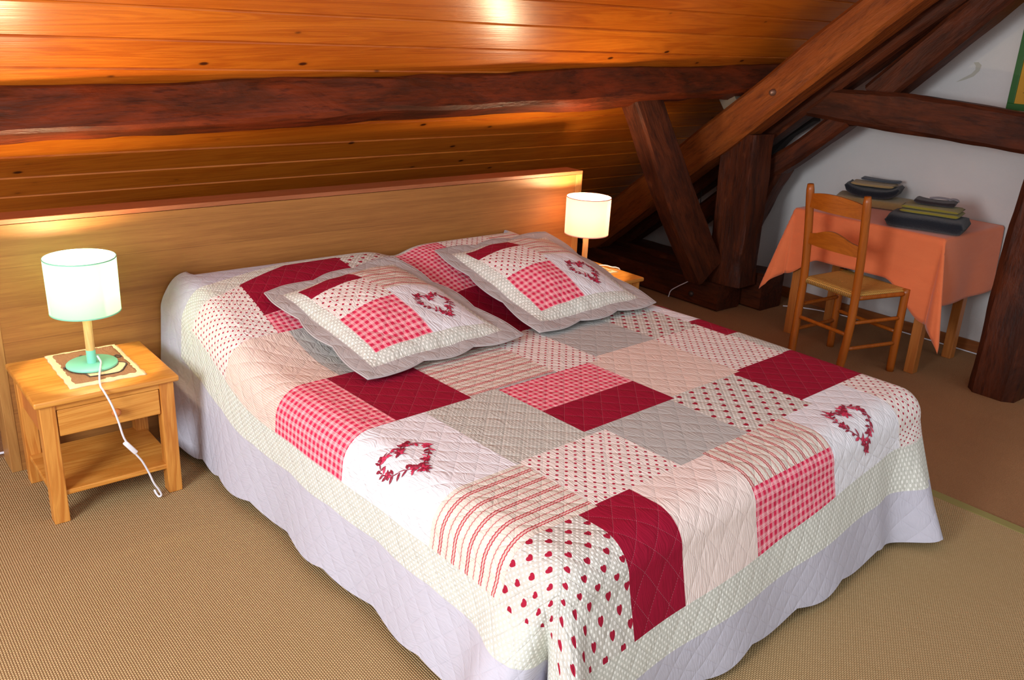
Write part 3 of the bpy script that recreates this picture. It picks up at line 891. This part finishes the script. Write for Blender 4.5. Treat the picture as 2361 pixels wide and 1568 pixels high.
# cloth
def cloth_mat():
    m, nt, b = mat('salmon_orange_cloth')
    x, y, z = coords(nt, 'Object')
    n = noi(nt, comb(nt, x, y, z), 420., 2); n2 = noi(nt, comb(nt, x, y, z*3), 7., 3)
    col = mixc(nt, n*.5+n2*.5, lin('#e67c4a'), lin('#d66a3e'))
    setc(nt, b, col); b.inputs['Roughness'].default_value = .75; b.inputs['Sheen Weight'].default_value = .25
    b.inputs['Specular IOR Level'].default_value = .25
    bump(nt, b, n*.0008+n2*.004)
    return m
def cloth(u, v):
    # u: from front (negative overhang) to wall, v: along the table from right end (TY0) to left end
    x0c, x1c, y0c, y1c = TX0-.002, TX1, TY0-.002, TY1+.002
    du = max(x0c-u, 0); dl = max(v-y1c, 0); dr = max(y0c-v, 0)
    zt = TZ+.003
    dv = dl or dr
    sg = 1 if dl else -1
    r = .008
    if du == 0 and dv == 0: return Vector((u, v, zt))
    def drop(d):
        if d < r*PI/2: return r*math.sin(d/r), r*(1-math.cos(d/r))
        return r, r+d-r*PI/2
    if dv == 0:
        o, h = drop(du)
        h *= 1+.70*sst(y0c+.27-v, 0, .27)+.45*sst(v-(y1c-.2), 0, .2)
        wv = .010*math.sin(v*14+1)*sst(h, .05, .3)
        return Vector((x0c-o-.02*h-wv*.6, v, zt-h))
    if du == 0:
        o, h = drop(dv)
        wv = .012*math.sin(u*17)*sst(h, .05, .3)
        return Vector((u, (y1c if dl else y0c)+sg*(o+.06*h+wv*.5), zt-h))
    d = math.hypot(du, dv); ph = math.atan2(dv, du)
    o, h = drop(d)
    h *= lerp(1.70, 1.0, sst(ph, 0, PI/2)) if dr else lerp(1.45, 1.0, sst(ph, 0, PI/2))
    e = math.sin(2*ph)
    # two soft folds that meet in a hanging point
    fold = h*(.02+.04*sst(ph, 0, PI/2)+(.20*e**2*(.5+.5*math.cos(4*ph-PI*1.0)))*.9)
    rad = o+fold+.10*h*max(0, math.cos(6*ph))*e
    return Vector((x0c-rad*math.cos(ph), (y1c if dl else y0c)+sg*rad*math.sin(ph), zt-h))
OF, OR, OL = .268, .36, .33
us = samples(TX0-.002-OF, TX1, .015, [TX0-.002]); vs_ = samples(TY0-.002-OR, TY1+.002+OL, .015, [TY0-.002, TY1+.002])
bm = bmesh.new()
gv = [[bm.verts.new(cloth(u, v)) for v in vs_] for u in us]
for i in range(len(us)-1):
    for j in range(len(vs_)-1):
        bm.faces.new((gv[i][j], gv[i+1][j], gv[i+1][j+1], gv[i][j+1]))
clo = obj('tablecloth', bm, cloth_mat(), None, True)
tag(clo, 'salmon orange cloth hanging in points over the table by the white wall', 'tablecloth')
sm = clo.modifiers.new('thickness', 'SOLIDIFY'); sm.thickness = .0016; sm.offset = 1

# ---------------------------------------------------------------- towels
def terry(name, a, b_):
    m, nt, b = mat(name)
    x, y, z = coords(nt, 'Object')
    n = noi(nt, comb(nt, x, y, z), 330., 3); n2 = noi(nt, comb(nt, x, y, z), 14., 3)
    setc(nt, b, mixc(nt, n*.5+n2*.5, lin(a), lin(b_))); b.inputs['Roughness'].default_value = 1.; b.inputs['Specular IOR Level'].default_value = .05
    b.inputs['Sheen Weight'].default_value = .3
    bump(nt, b, n*.004)
    return m
M['navy'] = terry('navy_terry', '#23262e', '#171a20')
M['olive'] = terry('yellow_olive_terry', '#96882e', '#7c7020')
M['beige'] = terry('beige_terry', '#a98f60', '#8f774c')
M['plum'] = terry('dark_plum_terry', '#32282a', '#241c1e')
M['palegrey'] = terry('pale_grey_lining', '#8c8488', '#767074')
M['slate'] = terry('slate_blue_terry', '#4a4f58', '#3a3f48')
def towel(label, m, w, d, h, loc_, rz, layers=2, sag=0., curl=0., group=None, seed=0, folds=True):
    """folded towel: serpentine layers along w, rounded folds at the ends"""
    bm = bmesh.new()
    lt = h/layers; nx, ny = 28, 10
    for L in range(layers):
        sec = []
        z0, z1 = L*lt+.001, (L+1)*lt-.001
        ww = w*(1-.03*L)
        rings = []
        for i in range(nx+1):
            x = -ww/2+ww*i/nx
            e = 1-(2*i/nx-1)**26
            half = (z1-z0)/2*(max(e, 0)**.5*.96+.04)
            zc = (z0+z1)/2
            lift = curl*((2*i/nx-1)**4)*(L+1)/layers
            ring = []
            K = 20
            for k in range(K):
                a = 2*PI*k/K
                cy = math.copysign(abs(math.cos(a))**.35, math.cos(a)); sz = math.copysign(abs(math.sin(a))**.6, math.sin(a))
                q = noise.noise_vector(Vector((x*9+seed*5, cy*1.5+L, sz+seed)))*.006
                y = cy*d/2*(1-.04*L)
                zz = zc+half*sz
                dz = -sag*(1-(2*i/nx-1)**2)*(L+1)/layers
                ring.append(bm.verts.new((x+q.x, y+q.y, max(zz+lift+dz+q.z*.5*(1 if (L+sz) > .2 else 0), .0005))))
            rings.append(ring)
        for a, b_ in zip(rings, rings[1:]):
            for k in range(K): bm.faces.new((a[k], a[(k+1) % K], b_[(k+1) % K], b_[k]))
        bm.faces.new(rings[0]); bm.faces.new(rings[-1])
    o = obj('folded_towel', bm, m, None, True)
    o.location = loc_; o.rotation_euler = (0, 0, rz)
    return tag(o, label, 'towel', group)
ZC = TZ+.0055
RZ = math.radians(-74)
g1 = 'towels in the front stack'; g2 = 'towels in the rear stack'
towel('thick navy towel at the bottom of the front stack on the orange cloth', M['navy'], .38, .25, .075, (4.15, -1.235, ZC), RZ, 1, 0, 0, g1, 1)
towel('yellow olive towel on top of the navy one in the front stack', M['olive'], .29, .19, .042, (4.175, -1.235, ZC+.077), RZ, 2, 0, 0, g1, 2)
tw = towel('dark plum washcloth with pale grey lining topping the front stack', M['plum'], .20, .115, .028, (4.195, -1.235, ZC+.121), RZ+.06, 1, .003, .006, g1, 3)
bm = bmesh.new()
for sx, ln in ((.035, .07), (.085, .03)):
    tube(bm, smoothpath([(sx-ln, .03, .027), (sx-ln*.4, .035, .034), (sx+ln*.3, .03, .033), (sx+ln*.5, .02, .028)], 5), .012, 8, .45)
o = obj('lining', bm, M['palegrey'], tw, True); o['label'] = 'pale grey lining'
towel('beige towel at the bottom of the rear stack by the wall', M['beige'], .43, .24, .055, (4.50, -.735, ZC), RZ+.06, 1, 0, 0, g2, 4)
towel('dark navy towel with curled ends on the beige one in the rear stack', M['navy'], .30, .20, .055, (4.475, -.735, ZC+.057), RZ+.05, 1, .004, .034, g2, 5)
towel('small beige towel lying in the navy one of the rear stack', M['beige'], .24, .15, .02, (4.475, -.73, ZC+.117), RZ+.05, 1, .0, .004, g2, 6)
towel('slate blue cloth at the back on top of the rear stack', M['slate'], .22, .07, .016, (4.535, -.74, ZC+.1395), RZ+.02, 1, 0, .003, g2, 7)

# ---------------------------------------------------------------- chair
def chair():
    rz = math.radians(-10)
    t = thing('rush_chair', 'ladder-back wooden chair with woven rush seat pushed up to the orange cloth', 'chair', (3.655, -1.025, FZ), rz)
    # local: x towards the table, y to the left (+), back posts at x=0
    W1, W2, Dp, SH = .345, .41, .345, .468
    def bar(p0, p1, r0, r1=None, n=10, flat=1.):
        r1 = r1 or r0
        P = [Vector(p0).lerp(Vector(p1), k/8) for k in range(9)]
        return tube(bmesh.new(), P, [r0+(r1-r0)*k/8 for k in range(9)], n, flat)
    for s in (1, -1):
        pts = [(-.015, s*(W1/2-.01), 0), (0, s*W1/2, .25), (0, s*(W1/2), .455), (-.02, s*(W1/2+.004), .7), (-.055, s*(W1/2+.008), .955)]
        P = smoothpath(pts, 6)
        bm = tube(bmesh.new(), P, [.0215]*(len(P)-2)+[.0205, .0165], 12)
        obj('back_post', bm, M['chair_wood'], t, True)
        bm = tube(bmesh.new(), smoothpath([(Dp, s*W2/2, 0), (Dp, s*W2/2, .25), (Dp, s*W2/2, SH-.01)], 6), .0205, 12)
        obj('front_leg', bm, M['chair_wood'], t, True)
        for z, x_ in ((.16, 0), (.30, 0)):
            obj('side_stretcher', bar((.0, s*W1/2, z), (Dp, s*W2/2, z), .0105), M['chair_wood'], t, True)
        obj('seat_rail', bar((0, s*W1/2, SH-.035), (Dp, s*W2/2, SH-.035), .013), M['chair_wood'], t, True)
    obj('front_stretcher', bar((Dp, -W2/2, .22), (Dp, W2/2, .22), .0105), M['chair_wood'], t, True)
    obj('back_stretcher', bar((0, -W1/2, .235), (0, W1/2, .235), .0105), M['chair_wood'], t, True)
    def slat(zc, hl, hm, xo, arch):
        bm = bmesh.new(); n = 16; rows = 6
        fr, bk = [], []
        for i in range(n+1):
            y = -W1/2+W1*i/n; q = 2*i/n-1
            k = arch(q)
            zlo, zhi = zc-hl/2, zc+hl/2+hm*k
            xb = xo-.022*(1-q*q)
            fr.append([bm.verts.new((xb+.007, y, zlo+(zhi-zlo)*j/rows)) for j in range(rows+1)])
            bk.append([bm.verts.new((xb-.007, y, zlo+(zhi-zlo)*j/rows)) for j in range(rows+1)])
        for i in range(n):
            for j in range(rows):
                bm.faces.new((fr[i][j], fr[i+1][j], fr[i+1][j+1], fr[i][j+1])); bm.faces.new((bk[i][j], bk[i][j+1], bk[i+1][j+1], bk[i+1][j]))
            bm.faces.new((fr[i][0], bk[i][0], bk[i+1][0], fr[i+1][0])); bm.faces.new((fr[i][rows], fr[i+1][rows], bk[i+1][rows], bk[i][rows]))
        for i in (0, n):
            for j in range(rows): bm.faces.new((fr[i][j], fr[i][j+1], bk[i][j+1], bk[i][j]))
        return bm
    obj('back_slat', slat(.872, .068, .022, -.045, lambda q: 1-q*q), M['chair_slat'], t, True, 40)
    obj('back_slat', slat(.675, .06, .04, -.018, lambda q: max(0, math.cos(q*PI*.5))**2.2-.1), M['chair_slat'], t, True, 40)
    # rush seat: slightly dished, four woven triangles
    m, nt, b = mat('woven_rush')
    u, v, _ = coords(nt, 'UV')
    x, y = u-.5, v-.5
    tri = x.ab().gt(y.ab())
    l = x*tri+y*(1-tri)
    st = (l.ab()*34.).fr(); o_ = y*tri+x*(1-tri)
    tw = ((o_*60.+l*34.)*PI).sin()
    n = noi(nt, comb(nt, u, v, 0.), 18., 3)
    col = mixc(nt, n*.6+tw*.2, lin('#c89848'), lin('#a8742c'))
    col = mixc(nt, (st.lt(.16))*.6, col, lin('#6e4818'))
    setc(nt, b, col); b.inputs['Roughness'].default_value = .6
    bump(nt, b, ((st-.5).ab()*-.004)+tw*.0008)
    bm = bmesh.new(); uvl = bm.loops.layers.uv.verify(); n = 28; top, bt = {}, {}
    for i in range(n+1):
        for j in range(n+1):
            s, q = i/n, j/n
            x_ = -.005+s*(Dp+.022); wd = (W1+(W2-W1)*s)+.01
            # rounded outer lip
            a, b2 = 2*s-1, 2*q-1
            edge = max(abs(a), abs(b2))
            rr = 1-.0*edge
            z = SH-.004-.012*(1-edge**2)-.016*max(0, (edge-.86)/.14)**2
            top[i, j] = bm.verts.new((x_, b2*wd/2, z)); bt[i, j] = bm.verts.new((x_, b2*wd/2, SH-.040+.012*(1-edge**2)*0))
    for i in range(n):
        for j in range(n):
            for D_, fl in ((top, 0), (bt, 1)):
                f = bm.faces.new([D_[k] for k in ((i, j), (i+1, j), (i+1, j+1), (i, j+1))][::-1 if fl else 1])
                for lp_, k in zip(f.loops, ((i, j), (i+1, j), (i+1, j+1), (i, j+1))[::-1 if fl else 1]): lp_[uvl].uv = (k[0]/n, k[1]/n)
    rim = [(i, 0) for i in range(n)]+[(n, j) for j in range(n)]+[(i, n) for i in range(n, 0, -1)]+[(0, j) for j in range(n, 0, -1)]
    for a, b_ in zip(rim, rim[1:]+rim[:1]):
        f = bm.faces.new((top[a], top[b_], bt[b_], bt[a]))
        for lp_, k in zip(f.loops, (a, b_, b_, a)): lp_[uvl].uv = (k[0]/n, k[1]/n)
    obj('rush_seat', bm, m, t, True)
    return t
chair()

# ---------------------------------------------------------------- poster
po = thing('framed_poster', 'green framed yellow poster hanging on the white gable wall at the right edge', 'poster', (XG-.002, -1.285, 1.345))
mf = plain('green_frame', '#1c5a1e', .45); my = plain('yellow_paper', '#c08a1e', .7); mk = plain('brown_ink', '#7a5410', .8)
PW, PH = .52, .72
bm = bmesh.new()
for a in ((-PW, 0, 0, .034), (-PW, 0, PH-.034, PH), (-.034, 0, .034, PH-.034), (-PW, -PW+.034, .034, PH-.034)): box(bm, -.016, 0, a[0], a[1], a[2], a[3], .002)
obj('frame', bm, mf, po)
pp = obj('sheet', B(-.008, -.003, -PW+.03, -.03, .03, PH-.03), my, po)
bm = bmesh.new()
for i in range(9):
    z = .09+.02*i; rnd = random.Random(i)
    y = -.066
    while y > -PW+.1:
        l = rnd.uniform(.012, .035); box(bm, -.0088, -.0078, y-l, y, z, z+.0035); y -= l+.008
obj('printed_lines', bm, mk, pp)

# ---------------------------------------------------------------- loose cables
bm = tube(bmesh.new(), smoothpath([(4.03, .05, .166), (3.985, .075, .172), (3.952, .09, .168), (3.948, .12, .14), (3.945, .2, .085), (3.943, .25, .045), (3.942, .262, .01), (3.94, .264, -.003)], 6), .0032, 8)
tag(obj('power_cord', bm, M['cordw'], None, True), 'thin white power cord hanging over the sole beam behind the bed', 'cord')
bm = tube(bmesh.new(), smoothpath([(4.46, -.27, -.003), (4.53, -.35, -.003), (4.60, -.5, -.003), (4.645, -.75, -.003), (4.652, -1.1, -.003), (4.652, -1.5, -.003)], 6), .004, 8)
tag(obj('floor_cable', bm, M['cordw'], None, True), 'thin white cable lying on the carpet along the baseboard beneath the table', 'cable')
bm = tube(bmesh.new(), smoothpath([(-.4, .205, .001), (-.1, .20, .001), (.05, .19, .001), (.25, .2, .001)], 6), .005, 8)
tag(obj('floor_cable', bm, M['cordw'], None, True), 'short bit of white cable on the floor at the left edge behind the headboard', 'cable')

# ---------------------------------------------------------------- light
W = bpy.data.worlds.new('world'); S.world = W; W.use_nodes = True
W.node_tree.nodes['Background'].inputs[0].default_value = (.92, .95, 1, 1)
W.node_tree.nodes['Background'].inputs[1].default_value = .8
def area(name, loc, target, sx, sy, e, col):
    L = bpy.data.lights.new(name, 'AREA'); L.shape = 'RECTANGLE'; L.size = sx; L.size_y = sy; L.energy = e; L.color = col
    o = bpy.data.objects.new(name, L); COL.objects.link(o); o.location = loc
    o.rotation_euler = (Vector(target)-Vector(loc)).to_track_quat('-Z', 'Y').to_euler()
    return o
area('window_daylight', (-2.4, -2.35, 1.75), (1.0, -1.0, .3), 1.1, 1.2, 138, (.90, .95, 1))

area('fill_light', (-.9, -4.1, 2.3), (2.2, -.6, .6), 1.2, .9, 22, (1, .98, .96))

S.view_settings.view_transform = 'Standard'
S.view_settings.look = 'None'
S.view_settings.exposure = 0.
S.cycles.use_denoising = True
S.cycles.max_bounces = 7
S.cycles.adaptive_threshold = .025
S.cycles.sample_clamp_indirect = 6
